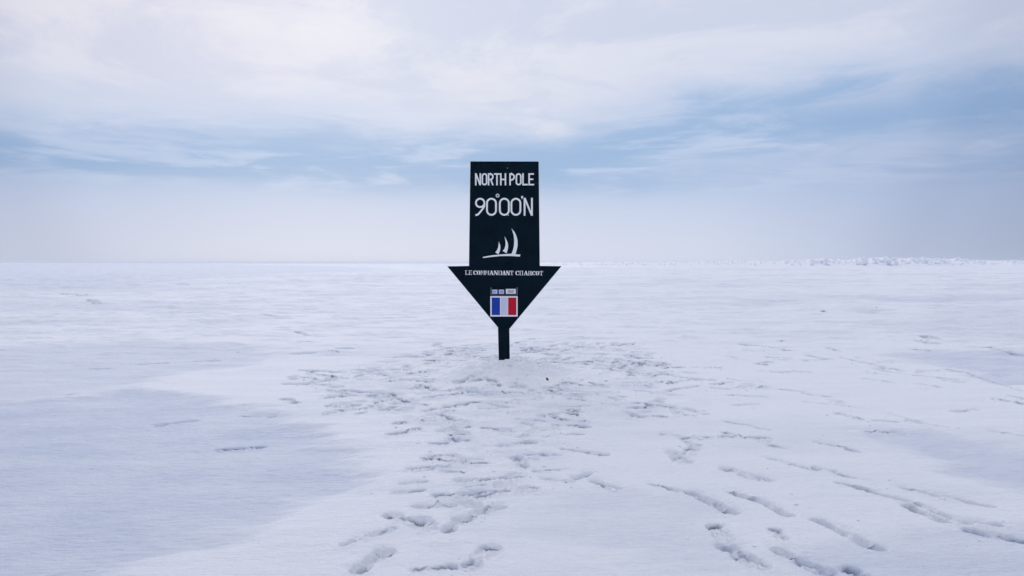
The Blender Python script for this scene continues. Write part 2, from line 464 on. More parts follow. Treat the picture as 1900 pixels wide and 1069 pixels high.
# prints and scuffs the photograph shows one by one: px, py, px, py, half width near each end, depth
GR = [
 (1208, 899, 1290, 918, .028, .04, .030), (1285, 915, 1358, 948, .045, .055, .050),
 (1362, 916, 1420, 933, .045, .045, .050), (1418, 934, 1464, 956, .04, .045, .042),
 (1520, 968, 1562, 986, .055, .05, .060), (1560, 986, 1622, 1014, .05, .055, .055),
 (1428, 849, 1508, 871, .035, .045, .045), (1512, 868, 1545, 874, .04, .03, .020), (1560, 881, 1598, 889, .04, .035, .040),
 (1562, 899, 1628, 916, .04, .045, .022), (1630, 917, 1680, 928, .045, .045, .042), (1690, 940, 1752, 966, .05, .06, .055),
 (1784, 966, 1850, 973, .05, .04, .055), (1800, 985, 1900, 1000, .05, .05, .030), (1700, 933, 1790, 972, .03, .035, .020),
 (1682, 908, 1755, 923, .035, .035, .045), (1755, 921, 1840, 938, .035, .035, .040),
 (1347, 782, 1395, 788, .03, .03, .035), (1405, 793, 1426, 797, .03, .03, .035),
 (1345, 801, 1420, 820, .035, .045, .022), (1430, 825, 1456, 830, .035, .03, .040),
 (1517, 819, 1568, 829, .035, .035, .032), (1578, 834, 1596, 838, .035, .03, .035),
 (1625, 781, 1664, 783, .03, .03, .045), (1652, 768, 1690, 777, .035, .04, .040), (1692, 781, 1722, 787, .04, .04, .050), (1724, 788, 1760, 794, .02, .015, .015),
 (1842, 799, 1900, 808, .035, .04, .045), (1232, 804, 1262, 807, .035, .035, .040), (1266, 812, 1282, 822, .035, .035, .035),
 (1328, 975, 1346, 1000, .06, .05, .014), (1580, 1055, 1625, 1075, .06, .06, .016), (1455, 1000, 1440, 985, .05, .05, .010),
 (637, 1012, 672, 999, .025, .03, .030), (672, 999, 728, 985, .03, .03, .022),
 (736, 912, 783, 908, .035, .03, .040), (752, 897, 786, 893, .03, .03, .040), (805, 937, 835, 933, .045, .05, .030),
 (770, 968, 790, 978, .10, .09, .035), (728, 958, 742, 966, .07, .06, .015),
 (1015, 888, 1058, 892, .04, .03, .034), (1072, 884, 1094, 876, .04, .035, .034), (1104, 891, 1138, 903, .05, .045, .034),
 (985, 808, 1010, 809, .03, .03, .030), (1020, 807, 1080, 805, .03, .03, .030), (980, 844, 1030, 843, .05, .06, .030),
 (1365, 750, 1400, 748, .025, .03, .030), (1352, 733, 1420, 736, .02, .02, .022), (1395, 718, 1418, 716, .035, .04, .030),
 (1420, 719, 1490, 726, .02, .03, .025), (1500, 731, 1538, 735, .03, .02, .035), (1495, 745, 1535, 750, .03, .03, .030), (1535, 750, 1600, 758, .02, .015, .015),
 (1275, 690, 1290, 690, .05, .04, .050), (1245, 697, 1330, 707, .035, .03, .026), (1325, 720, 1350, 722, .03, .03, .036), (1240, 725, 1295, 717, .02, .02, .020), (1355, 703, 1420, 710, .02, .02, .020),
 (618, 724, 700, 726, .05, .05, .055), (530, 712, 560, 712, .04, .05, .050), (560, 711, 606, 707, .03, .02, .035), (665, 694, 694, 694, .05, .05, .055), (735, 692, 800, 689, .04, .03, .035),
 (690, 738, 700, 738, .04, .04, .05), (780, 706, 802, 704, .03, .03, .04), (640, 722, 740, 730, .06, .06, .03),
 (445, 764, 508, 766, .03, .03, .035), (560, 688, 640, 692, .04, .04, .020), (735, 749, 745, 749, .05, .04, .035),
 (870, 723, 895, 726, .05, .05, .035), (1170, 664, 1205, 664, .05, .05, .045), (1100, 655, 1125, 657, .05, .04, .035), (1070, 653, 1080, 654, .06, .05, .045),
 (1130, 678, 1196, 674, .05, .04, .030), (1105, 684, 1150, 681, .05, .04, .025), (1158, 687, 1200, 694, .06, .05, .030),
 (1160, 764, 1190, 773, .035, .045, .040), (1245, 755, 1262, 772, .05, .05, .03), (1020, 722, 1045, 727, .06, .05, .035),
 (810, 651, 838, 652, .05, .05, .035), (720, 662, 770, 660, .05, .05, .03),
 (1380, 639, 1400, 640, .06, .06, .06), (1415, 641, 1478, 651, .04, .03, .03), (1448, 649, 1462, 651, .05, .05, .05), (1500, 660, 1515, 663, .06, .06, .05), (1527, 665, 1538, 666, .06, .06, .06),
 (1594, 664, 1618, 668, .05, .06, .05), (1560, 663, 1600, 673, .03, .03, .03), (1600, 672, 1650, 683, .04, .04, .04), (1630, 683, 1652, 689, .05, .05, .06), (1655, 682, 1678, 686, .05, .05, .04), (1665, 690, 1678, 692, .05, .05, .04),
 (1690, 695, 1800, 705, .04, .04, .025), (1760, 684, 1795, 688, .06, .06, .03), (1800, 690, 1900, 725, .05, .05, .025), (1758, 705, 1785, 708, .05, .05, .03), (1880, 735, 1925, 744, .05, .05, .03),
 (1695, 630, 1740, 638, .09, .10, .07), (1722, 624, 1750, 632, .14, .10, .07), (1795, 643, 1815, 644, .05, .05, .05), (1830, 645, 1842, 645, .08, .08, .08), (1850, 650, 1900, 655, .05, .04, .05),
 (50, 679, 80, 678, .03, .03, .05), (165, 677, 205, 677, .03, .03, .04), (170, 677, 195, 676, .03, .03, .05), (258, 669, 305, 667, .03, .03, .06), (360, 664, 403, 663, .03, .04, .06), (480, 657, 505, 656, .05, .05, .05), (520, 655, 580, 653, .05, .05, .05),
 (20, 545, 85, 544, .15, .15, .15), (118, 547, 132, 547, .3, .3, .25), (142, 547, 165, 549, .3, .3, .3), (168, 553, 180, 559, .3, .2, .2), (325, 527, 345, 528, .3, .3, .3), (420, 528, 440, 529, .35, .35, .4),
 (440, 573, 455, 574, .12, .12, .1), (490, 584, 516, 590, .12, .15, .15), (520, 608, 532, 608, .15, .15, .1), (552, 615, 572, 623, .1, .1, .08), (562, 634, 580, 636, .1, .1, .08), (636, 646, 646, 646, .1, .1, .08),
]
for k, (a, b, c, d, r0, r1, dep) in enumerate(GR):
    x0, y0 = G(a, b); x1, y1 = G(c, d)
    ym = (y0 + y1) / 2
    gs = (0.72 if ym < 6.2 else 0.9) if ym < 12 else 0.5
    dep = min(dep, 0.14)
    if 6.2 < ym < 12: dep *= 1.7
    groove(x0, y0, x1, y1, r0 * gs, r1 * gs, dep, 3.7 * k, bend=rnd.uniform(-.05, .05), rough=1.5, dvar=1.5, crev=0.05 if ym < 6.2 else 0.11, gap=-0.42)
BT = [  # px, py, compass heading in degrees from +X, size, depth
 (1258, 848, -88, 1.05, .034), (1384, 880, -55, 1.05, .034), (1376, 1030, -75, .95, .040), (1488, 1040, -62, .95, .040),
 (692, 1040, 68, .86, .042), (893, 1034, 66, .95, .018), (890, 950, 48, 1.0, .045), (850, 972, 62, .8, .035), (960, 822, 20, .9, .03), (966, 857, 100, .8, .04),
 (862, 915, 10, 1.1, .022), (806, 1056, 10, .6, .012), (925, 885, 15, 1.0, .028), (895, 888, 10, 1.0, .02), (940, 912, 20, 1.2, .014), (1290, 705, 5, 1.0, .02),
 (1480, 690, 0, 1.0, .015), (1300, 812, 0, .9, .01), (830, 935, 10, 1.1, .03), (1385, 812, -20, 1.1, .02), (1640, 800, 0, 1.0, .01)]
for k, (a, b, hd, sz, dep) in enumerate(BT):
    x, y = G(a, b)
    boot(x, y, R(hd), sz, dep, 5.1 * k + 2, rough=0.7, crev=0.032)
# crumbs thrown up along broken edges
crumb = np.maximum(0, fbm(XS / 0.03, YS / 0.03, 2, 0.6) - 0.18)
H[sub] += DISP + 0.010 * crumb * zm

GYV = GYY.copy(); GYV[sub] += YOFF
verts = np.stack([GXX, GYV, H], -1).reshape(-1, 3)
centre = np.array([[0, 0, float(H[0].mean())]])
verts = np.concatenate([verts, centre]).astype(np.float32)
ii, jj = np.meshgrid(np.arange(NR - 1), np.arange(NT), indexing='ij')
j2 = (jj + 1) % NT
quads = np.stack([ii * NT + jj, (ii + 1) * NT + jj, (ii + 1) * NT + j2, ii * NT + j2], -1).reshape(-1, 4)[:, ::-1]
ja = np.arange(NT)
tris = np.stack([np.full(NT, NR * NT), ja, (ja + 1) % NT], -1)[:, ::-1]
nq, ntri = len(quads), len(tris)
me = bpy.data.meshes.new('snow')
me.vertices.add(len(verts)); me.vertices.foreach_set('co', verts.ravel())
me.loops.add(nq * 4 + ntri * 3)
me.loops.foreach_set('vertex_index', np.concatenate([quads.ravel(), tris.ravel()]).astype(np.int32))
me.polygons.add(nq + ntri)
me.polygons.foreach_set('loop_start', np.concatenate([np.arange(nq) * 4, nq * 4 + np.arange(ntri) * 3]).astype(np.int32))
me.update(calc_edges=True)
me.polygons.foreach_set('use_smooth', np.ones(nq + ntri, bool))
at = me.attributes.new('crust_shade', 'FLOAT', 'POINT')
at.data.foreach_set('value', np.append(crust_shade.ravel(), 0).astype(np.float32))
ground = bpy.data.objects.new('snow_ground', me)
scene.collection.objects.link(ground)
setp(ground, kind='structure')

def ground_z(x, y):
    rc = math.hypot(x, y); tcn = math.atan2(x, y)
    i = int(np.clip(np.searchsorted(rs, rc), 1, NR - 1)); j = int(np.clip(np.searchsorted(thf, tcn), 1, NFINE - 1))
    fr = (rc - rs[i - 1]) / (rs[i] - rs[i - 1]); ft = (tcn - thf[j - 1]) / (thf[j] - thf[j - 1])
    a = H[i - 1, j - 1] * (1 - ft) + H[i - 1, j] * ft
    b = H[i, j - 1] * (1 - ft) + H[i, j] * ft
    return float(a * (1 - fr) + b * fr)

# snow material
SNOW = (0.815, 0.86, 0.925)
CRUST_SHADE = (0.545, 0.62, 0.765)  # crust tone, darkened to carry painted shade and corner falloff
snow, t, b = material('snow')
b.inputs['Roughness'].default_value = 0.65
b.inputs['Specular IOR Level'].default_value = 0.06
ta = t.nodes.new('ShaderNodeAttribute'); ta.attribute_name = 'crust_shade'
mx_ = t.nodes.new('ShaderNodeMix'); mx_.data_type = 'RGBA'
mx_.inputs[6].default_value = (*SNOW, 1); mx_.inputs[7].default_value = (*CRUST_SHADE, 1)
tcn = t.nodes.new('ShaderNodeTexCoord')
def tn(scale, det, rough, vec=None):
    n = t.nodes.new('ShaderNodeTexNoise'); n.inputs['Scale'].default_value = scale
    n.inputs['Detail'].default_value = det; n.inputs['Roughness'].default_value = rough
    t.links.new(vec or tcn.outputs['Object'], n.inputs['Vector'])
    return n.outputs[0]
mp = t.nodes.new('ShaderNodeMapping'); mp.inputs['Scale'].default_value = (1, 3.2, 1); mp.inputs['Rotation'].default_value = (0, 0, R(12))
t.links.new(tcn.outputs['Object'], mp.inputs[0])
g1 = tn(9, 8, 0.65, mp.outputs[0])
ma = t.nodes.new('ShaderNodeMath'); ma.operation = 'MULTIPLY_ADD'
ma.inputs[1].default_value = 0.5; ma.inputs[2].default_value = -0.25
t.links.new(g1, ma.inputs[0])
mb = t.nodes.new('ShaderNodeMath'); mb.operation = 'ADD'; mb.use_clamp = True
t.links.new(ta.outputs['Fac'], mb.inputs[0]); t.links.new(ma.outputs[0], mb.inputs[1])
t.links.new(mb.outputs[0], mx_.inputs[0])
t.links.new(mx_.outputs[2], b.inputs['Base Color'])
g2 = tn(70, 5, 0.7); g3 = tn(16, 6, 0.6, mp.outputs[0])
b1 = t.nodes.new('ShaderNodeBump'); b1.inputs['Strength'].default_value = 0.8; b1.inputs['Distance'].default_value = 0.008
b2 = t.nodes.new('ShaderNodeBump'); b2.inputs['Strength'].default_value = 0.7; b2.inputs['Distance'].default_value = 0.02
t.links.new(g2, b1.inputs['Height']); t.links.new(g3, b2.inputs['Height'])
t.links.new(b2.outputs[0], b1.inputs['Normal']); t.links.new(b1.outputs[0], b.inputs['Normal'])
me.materials.append(snow)

# ------------------------------------------------------------------ mesh helpers
def link(name, bm, mat, parent=None, smooth=False):
    m = bpy.data.meshes.new(name)
    bmesh.ops.recalc_face_normals(bm, faces=bm.faces)
    bm.to_mesh(m); bm.free()
    m.materials.append(mat)
    if smooth:
        for p in m.polygons: p.use_smooth = True
    o = bpy.data.objects.new(name, m)
    scene.collection.objects.link(o)
    if parent: o.parent = parent
    return o

# ------------------------------------------------------------------ the sign
OX = W(936, 672)[0]
sign = bpy.data.objects.new('arrow_sign', None)
scene.collection.objects.link(sign)
sign.empty_display_size = 0.3
sign.location = (OX, SIGN_Y, 0)
setp(sign, label='dark downward arrow sign with white lettering and a small tricolour flag on the snow mound', category='sign')
FRONT = 0.0      # board front lies in the plane y = SIGN_Y; nearer things have negative local y

def sp(px, py):
    """pixel to the sign's own x, z"""
    x, z = W(px, py)
    return x - OX, z
def plate(bm, pts, y0, y1):
    """extrude an outline (pixels) from local depth y0 (front) to y1 (back)"""
    q = [sp(*p) for p in pts]
    f = [bm.verts.new((x, y0, z)) for x, z in q]
    k = [bm.verts.new((x, y1, z)) for x, z in q]
    n = len(q)
    fa = bm.faces.new(f)
    fb = bm.faces.new(k[::-1])
    for i in range(n):
        bm.faces.new((f[i], k[i], k[(i + 1) % n], f[(i + 1) % n]))
    return fa

def stroke(bm, pts, w, y_front, closed=False, y_back=-0.0003):
    """a flat ribbon of width w (pixels) along a polyline, with mitred corners"""
    P = [Vector(p) for p in pts]
    n = len(P)
    Lf, Rt = [], []
    for i in range(n):
        if closed:
            a = (P[i] - P[i - 1]).normalized(); c = (P[(i + 1) % n] - P[i]).normalized()
        else:
            a = (P[i] - P[i - 1]).normalized() if i else (P[1] - P[0]).normalized()
            c = (P[i + 1] - P[i]).normalized() if i < n - 1 else a
        na = Vector((-a.y, a.x)); nc = Vector((-c.y, c.x))
        m_ = (na + nc)
        if m_.length < 1e-4: m_ = na
        m_.normalize()
        k = min(2.2, 1 / max(0.3, m_.dot(na)))
        Lf.append(P[i] + m_ * (w / 2 * k)); Rt.append(P[i] - m_ * (w / 2 * k))
    def mk(p, y):
        x, z = sp(p.x, p.y)
        return bm.verts.new((x, y, z))
    A = [mk(p, y_front) for p in Lf]; B = [mk(p, y_front) for p in Rt]
    A2 = [mk(p, y_back) for p in Lf]; B2 = [mk(p, y_back) for p in Rt]
    rg = range(n) if closed else range(n - 1)
    for i in rg:
        j = (i + 1) % n
        bm.faces.new((A[i], A[j], B[j], B[i]))
        bm.faces.new((A2[j], A2[i], B2[i], B2[j]))
        bm.faces.new((A[j], A[i], A2[i], A2[j]))
        bm.faces.new((B[i], B[j], B2[j], B2[i]))
    if not closed:
        for i in (0, n - 1):
            bm.faces.new((A[i], B[i], B2[i], A2[i]))

def arc(cx, cy, rx, ry, a0, a1, n=12):
    return [(cx + rx * math.cos(R(a0 + (a1 - a0) * i / n)), cy - ry * math.sin(R(a0 + (a1 - a0) * i / n))) for i in range(n + 1)]
def glyph(ch, x0, x1, y0, y1, w):
    """strokes of one sign-writer's letter; box in pixels (y down), outer edges"""
    h = w / 2
    l, r_, t_, b_ = x0 + h, x1 - h, y0 + h, y1 - h
    cx = (l + r_) / 2; rx = (r_ - l) / 2; m = (t_ + b_) / 2
    if ch in 'O0':
        return [(arc(cx, t_ + rx, rx, rx, 0, 180, 12) + arc(cx, b_ - rx, rx, rx, 180, 360, 12), True)]
    if ch == 'N':
        return [([(l, y1), (l, y0)], False), ([(r_, y1), (r_, y0)], False), ([(l + h * .2, y0 + h * .4), (r_ - h * .2, y1 - h * .4)], False)]
    if ch == 'R':
        q = (b_ - t_) * 0.26
        return [([(l, y1), (l, y0)], False), ([(l, t_), (r_ - q, t_)] + arc(r_ - q, t_ + q, q, q, 90, -90, 10) + [(l, t_ + 2 * q)], False),
                ([(cx, t_ + 2 * q), (r_, y1)], False)]
    if ch == 'P':
        q = (b_ - t_) * 0.28
        return [([(l, y1), (l, y0)], False), ([(l, t_), (r_ - q, t_)] + arc(r_ - q, t_ + q, q, q, 90, -90, 10) + [(l, t_ + 2 * q)], False)]
    if ch == 'T':
        return [([(x0, t_), (x1, t_)], False), ([(cx, t_), (cx, y1)], False)]
    if ch == 'H':
        return [([(l, y1), (l, y0)], False), ([(r_, y1), (r_, y0)], False), ([(l, m + .3), (r_, m + .3)], False)]
    if ch == 'L':
        return [([(l, y0), (l, b_), (x1, b_)], False)]
    if ch == 'E':
        return [([(x1 - .4, t_), (l, t_), (l, b_), (x1, b_)], False), ([(l, m), (x1 - 1.6, m)], False)]
    if ch == '9':
        q = rx
        ring = arc(cx, t_ + q * .98, q, q * .98, 0, 360, 24)[:-1]
        tail = [(r_, t_ + q), (r_ - .4, t_ + q * 1.75), (r_ - 2.4, t_ + q * 2.25), (l + 5.5, b_ - 2.2), (x0 + 4.2, b_), (x0 + .8, b_ + .4)]
        return [(ring, True), (tail, False)]
    return []

boardmat, t, b = material('sign_board_paint')
b.inputs['Roughness'].default_value = 0.8
b.inputs['Specular IOR Level'].default_value = 0.05
tcb = t.nodes.new('ShaderNodeTexCoord')
n = t.nodes.new('ShaderNodeTexNoise'); n.inputs['Scale'].default_value = 5.5; n.inputs['Detail'].default_value = 7
t.links.new(tcb.outputs['Object'], n.inputs['Vector'])
rp = t.nodes.new('ShaderNodeValToRGB')
rp.color_ramp.elements[0].position = 0.3; rp.color_ramp.elements[0].color = (0.0008, 0.0062, 0.0125, 1)
rp.color_ramp.elements[1].position = 0.75; rp.color_ramp.elements[1].color = (0.0016, 0.0125, 0.023, 1)
t.links.new(n.outputs[0], rp.inputs[0])
vo = t.nodes.new('ShaderNodeTexVoronoi'); vo.inputs['Scale'].default_value = 11
t.links.new(tcb.outputs['Object'], vo.inputs['Vector'])
lt = t.nodes.new('ShaderNodeMath'); lt.operation = 'LESS_THAN'; lt.inputs[1].default_value = 0.045
t.links.new(vo.outputs['Distance'], lt.inputs[0])
mm = t.nodes.new('ShaderNodeMix'); mm.data_type = 'RGBA'
t.links.new(lt.outputs[0], mm.inputs[0]); t.links.new(rp.outputs[0], mm.inputs[6])
mm.inputs[7].default_value = (0.05, 0.08, 0.10, 1)
t.links.new(mm.outputs[2], b.inputs['Base Color'])
bb = t.nodes.new('ShaderNodeBump'); bb.inputs['Strength'].default_value = 0.25; bb.inputs['Distance'].default_value = 0.002
t.links.new(n.outputs[0], bb.inputs['Height']); t.links.new(bb.outputs[0], b.inputs['Normal'])

bm = bmesh.new()
outline = [(872.3, 299.0), (1000.0, 299.2), (1001.2, 493.9), (1042.6, 493.6), (945.6, 610.5), (923.6, 607.8), (829.0, 493.8), (870.6, 494.0)]
plate(bm, outline, 0.0, 0.018)
bmesh.ops.bevel(bm, geom=[e for e in bm.edges if abs(e.verts[0].co.y - e.verts[1].co.y) < 1e-5 and e.verts[0].co.y < 0.001], offset=0.0028, segments=1, affect='EDGES')
bm.normal_update()
for f in bm.faces: f.material_index = 0 if abs(f.normal.y) > 0.95 else 1
board = link('board', bm, boardmat, sign)
board.data.materials.append(paint('halo_edge', (0.78, 0.81, 0.86), 0.7, 0.2, 0.08))  # pale edge added to paint a bright halo line round the board
bm = bmesh.new()
xs_, zs_ = sp(941.5, 312)
bmesh.ops.create_cone(bm, cap_ends=True, segments=12, radius1=0.0065, radius2=0.004, depth=0.004, matrix=Matrix.Translation((xs_, -0.002, zs_)) @ Matrix.Rotation(R(90), 4, 'X'))
link('screw', bm, paint('screw_metal', (0.22, 0.25, 0.27), 0.4, 0.5), sign)

bm = bmesh.new()
z0 = -0.25
xl, zt = sp(923.8, 604.5); xr, _ = sp(945.0, 604.5)
xl2, zb = sp(925.6, 672); xr2, _ = sp(946.0, 672)
k = (zt - z0) / (zt - zb)
for s_ in (0,):
    def ring(z, xa, xb, ya, yb): return [bm.verts.new(v) for v in ((xa, ya, z), (xb, ya, z), (xb, yb, z), (xa, yb, z))]
    top = ring(zt, xl, xr, -0.006, 0.055)
    bot = ring(z0, xl + (xl2 - xl) * k, xr + (xr2 - xr) * k, -0.006, 0.055)
    bm.faces.new(top); bm.faces.new(bot[::-1])
    for i in range(4): bm.faces.new((top[i], bot[i], bot[(i + 1) % 4], top[(i + 1) % 4]))
# notch for the board is left by keeping the post behind it above the seam
bmesh.ops.bevel(bm, geom=list(bm.edges), offset=0.003, segments=2, affect='EDGES')
post = link('post', bm, boardmat, sign)
bm = bmesh.new()      # wooden batten on the back of the board
plate(bm, [(926, 330), (944, 330), (944.5, 604), (925.5, 604)], 0.0182, 0.050)
link('batten', bm, boardmat, sign)

white = paint('white_lettering', (0.88, 0.89, 0.90), 0.6, 0.3, 0.05)
def lettering(name, items, w, base=0.0014):
    bm = bmesh.new(); q = 0
    for ch, a, c, y0, y1 in items:
        for pts, closed in glyph(ch, a, c, y0, y1, w):
            stroke(bm, pts, w, -base - 0.00025 * (q % 5), closed); q += 1
    return bm
T0, T1 = 321.6, 344.0
bm = lettering('t', [('N', 881.4, 892.5, T0, T1), ('O', 893.6, 904.3, T0, T1), ('R', 905.2, 916.0, T0, T1), ('T', 916.6, 927.6, T0, T1), ('H', 927.9, 939.2, T0, T1),
                     ('P', 945.0, 955.4, T0, T1), ('O', 956.7, 967.8, T0, T1), ('L', 969.0, 979.4, T0, T1), ('E', 980.4, 991.1, T0, T1)], 2.75)
link('pole_name_lettering', bm, white, sign)
C0, C1 = 367.2, 400.4
bm = lettering('c', [('9', 881.4, 900.5, C0, C1), ('0', 901.9, 921.9, C0, C1), ('0', 925.8, 945.8, C0, C1), ('0', 947.2, 967.2, C0, C1), ('N', 971.7, 988.6, C0, C1)], 3.3)
stroke(bm, arc(923.2, 363.1, 2.7, 2.7, 0, 360, 16)[:-1], 1.5, -0.0028, True)
stroke(bm, [(940.6, 396.4), (943.6, 400.4)], 1.2, -0.0031)
plate(bm, [(967.0, 364.0), (970.7, 364.0), (970.6, 366.6), (968.4, 369.8), (967.6, 369.5), (968.4, 367.2), (967.0, 367.0)], -0.0026, -0.0003)
link('latitude_lettering', bm, white, sign)

# sailing emblem: three sails on a hull line
def zz(l): return [(860 + x / 4.972, 285 + y / 4.972) for x, y in l]
bm = bmesh.new()
plate(bm, zz([(178, 954), (260, 939), (340, 931), (430, 925), (525, 932), (519, 951), (430, 945), (340, 946), (250, 955), (180, 964)]), -0.0016, -0.0003)
plate(bm, zz([(326, 812), (338, 845), (341, 870), (336, 900), (322, 930), (293, 912), (308, 893), (319, 868), (324, 840)]), -0.0020, -0.0003)
plate(bm, zz([(377, 762), (396, 795), (409, 825), (412, 860), (407, 890), (397, 921), (361, 898), (378, 878), (387, 850), (388, 815), (383, 785)]), -0.0020, -0.0003)
plate(bm, zz([(443, 692), (470, 722), (488, 760), (499, 800), (499, 850), (491, 890), (480, 928), (440, 930), (455, 895), (465, 850), (468, 800), (463, 755), (453, 718)]), -0.0020, -0.0003)
link('sail_emblem', bm, white, sign)

# ship's name: stencilled slab capitals
bm = bmesh.new()
def slab(ch, a, c, y0, y1, d):
    """(outline pieces) for slab letters; a..c box"""
    wv = (c - a); th = 1.25; hair = 0.6; q = []
    def bx(xa, xb, ya, yb): q.append([(xa, ya), (xb, ya), (xb, yb), (xa, yb)])
    if ch == 'L': bx(a + .9, a + .9 + th, y0, y1); bx(a, a + 4, y0, y0 + hair); bx(a, c, y1 - hair, y1); bx(c - hair, c, y1 - 2.6, y1)
    if ch == 'E': bx(a + .9, a + .9 + th, y0, y1); bx(a, c, y0, y0 + hair); bx(a, c, y1 - hair, y1); bx(a + 3.2, c - 1.2, (y0 + y1) / 2 - .4, (y0 + y1) / 2 + .4); bx(c - hair, c, y0, y0 + 2.3); bx(c - hair, c, y1 - 2.3, y1)
    if ch == 'T': m = (a + c) / 2; bx(m - th / 2, m + th / 2, y0, y1); bx(a, c, y0, y0 + hair); bx(a, a + hair, y0, y0 + 2.6); bx(c - hair, c, y0, y0 + 2.6); bx(m - 2, m + 2, y1 - hair, y1)
    if ch == 'H': bx(a + .4, a + .4 + th, y0, y1); bx(c - .4 - th, c - .4, y0, y1); bx(a, a + 3, y0, y0 + hair); bx(c - 3, c, y0, y0 + hair); bx(a, a + 3, y1 - hair, y1); bx(c - 3, c, y1 - hair, y1)
    if ch == 'M':
        bx(a, a + 1.0, y0, y1); bx(c - th - .3, c - .3, y0, y1); m = (a + c) / 2
        q.append([(a + 1.1, y0 + .3), (a + 2.1, y0 + .3), (m + .3, y1 - 2.6), (m - .5, y1 - 2.6)]); q.append([(c - 2.6, y0 + .3), (c - 2.1, y0 + .3), (m + .5, y1 - 2.6), (m + .35, y1 - 2.6)])
        bx(a - .4, a + 1.8, y1 - hair, y1); bx(c - 3, c + .2, y1 - hair, y1)
    if ch == 'N':
        bx(a + .3, a + 1.1, y0, y1); bx(c - 1.1, c - .3, y0, y1); q.append([(a, y0), (a + 2.6, y0), (c - .3, y1), (c - 2.5, y1)]); bx(a - .2, a + 1.8, y1 - hair, y1); bx(c - 2.2, c + .2, y0, y0 + hair)
    if ch == 'A':
        m = (a + c) / 2
        q.append([(m - .6, y0), (m + .4, y0), (a + 1.3, y1), (a + .3, y1)]); q.append([(m - .8, y0), (m + 1.0, y0), (c - .2, y1), (c - 2.5, y1)])
        bx(a - .2, a + 2.2, y1 - hair, y1); bx(c - 3.2, c + .3, y1 - hair, y1); bx(m - 1.6, m + 1.3, y1 - 3.1, y1 - 2.4)
    if ch == 'D':
        bx(a + .5, a + .5 + th, y0, y1); q.append([(a + 3.1, y0), (c - 1.8, y0), (c, y0 + 2), (c, y1 - 2), (c - 1.8, y1), (a + 3.1, y1), (a + 3.1, y1 - hair), (c - 2.7, y1 - hair), (c - 2, y1 - 2), (c - 2, y0 + 2), (c - 2.7, y0 + hair), (a + 3.1, y0 + hair)])
    if ch == 'O':
        m = (a + c) / 2
        q.append([(m - .4, y0), (m - .4, y0 + hair), (a + 2.1, y0 + 2.2), (a + 2.1, y1 - 2.2), (m - .4, y1 - hair), (m - .4, y1), (a + 1.2, y1 - .7), (a, y1 - 2.4), (a, y0 + 2.4), (a + 1.2, y0 + .7)])
        q.append([(m + .4, y0), (m + .4, y0 + hair), (c - 2.1, y0 + 2.2), (c - 2.1, y1 - 2.2), (m + .4, y1 - hair), (m + .4, y1), (c - 1.2, y1 - .7), (c, y1 - 2.4), (c, y0 + 2.4), (c - 1.2, y0 + .7)])
    if ch == 'C':
        m = (a + c) / 2
        q.append([(m - .2, y0), (m - .2, y0 + hair), (a + 2.1, y0 + 2.2), (a + 2.1, y1 - 2.2), (m - .2, y1 - hair), (m - .2, y1), (a + 1.2, y1 - .7), (a, y1 - 2.4), (a, y0 + 2.4), (a + 1.2, y0 + .7)])
        q.append([(m + .3, y0), (c - 1, y0 + .6), (c - .2, y0), (c, y0 + 2.8), (c - 1, y0 + 2.8), (m + .3, y0 + hair)])
        q.append([(m + .3, y1), (c - .7, y1 - .7), (c, y1 - 2.2), (c - .9, y1 - 2.2), (m + .3, y1 - hair)])
    if ch == 'R':
        bx(a + .4, a + .4 + th, y0, y1); bx(a, a + 3.2, y1 - hair, y1)
        m = y0 + (y1 - y0) * .52
        q.append([(a + 2.8, y0), (c - 1.6, y0), (c - .5, y0 + 1.3), (c - .5, m - 1.2), (c - 1.6, m), (a + 2.8, m), (a + 2.8, m - hair), (c - 2.7, m - hair), (c - 2.3, m - 1.2), (c - 2.3, y0 + 1.3), (c - 2.7, y0 + hair), (a + 2.8, y0 + hair)])
        q.append([(c - 3.2, m + .2), (c - 1.3, m + .2), (c + .2, y1), (c - 1.9, y1)])
    return q
NAME = [('L', 862.9, 869.0), ('E', 869.6, 875.6), ('C', 878.2, 884.4), ('O', 885.0, 891.2), ('M', 892.2, 899.4), ('M', 900.2, 907.6), ('A', 908.2, 915.6), ('N', 916.4, 923.8),
        ('D', 924.6, 931.8), ('A', 932.3, 938.6), ('N', 939.2, 946.0), ('T', 946.6, 952.6), ('C', 956.4, 963.2), ('H', 964.0, 970.6), ('A', 972.0, 979.4), ('R', 980.2, 986.8), ('C', 987.2, 993.4), ('O', 994.0, 1000.4), ('T', 1001.2, 1007.6)]
q = 0
for ch, a, c in NAME:
    dy = (a - 862.9) / 144.7 * 1.3
    for piece in slab(ch, a, c, 501.8 + dy, 509.9 + dy, 0):
        plate(bm, piece, -0.0012 - 0.0002 * (q % 4), -0.0003); q += 1
link('ship_name_lettering', bm, white, sign)

# French flag plate
flagwhite = paint('flag_plate_white', (0.86, 0.87, 0.90), 0.5, 0.3)
bm = bmesh.new(); plate(bm, [(909.7, 549.6), (960.4, 549.6), (960.5, 587.4), (909.9, 587.4)], -0.006, -0.0005)
flag = link('flag_plate', bm, flagwhite, sign)
def stripe(x0, x1, col, label, mname):
    bm = bmesh.new(); plate(bm, [(x0, 552.2), (x1, 552.2), (x1, 584.6), (x0, 584.6)], -0.0075, -0.0062)
    o = link('flag_stripe', bm, paint(mname, col, 0.5, 0.25, 0.06), flag)
    o['label'] = label
stripe(912.4, 927.8, (0.004, 0.045, 0.36), 'blue stripe of the flag', 'flag_blue')
stripe(929.4, 941.6, (0.62, 0.65, 0.80), 'pale middle stripe of the flag', 'flag_pale')
stripe(942.9, 958.0, (0.52, 0.0, 0.022), 'red stripe of the flag', 'flag_red')

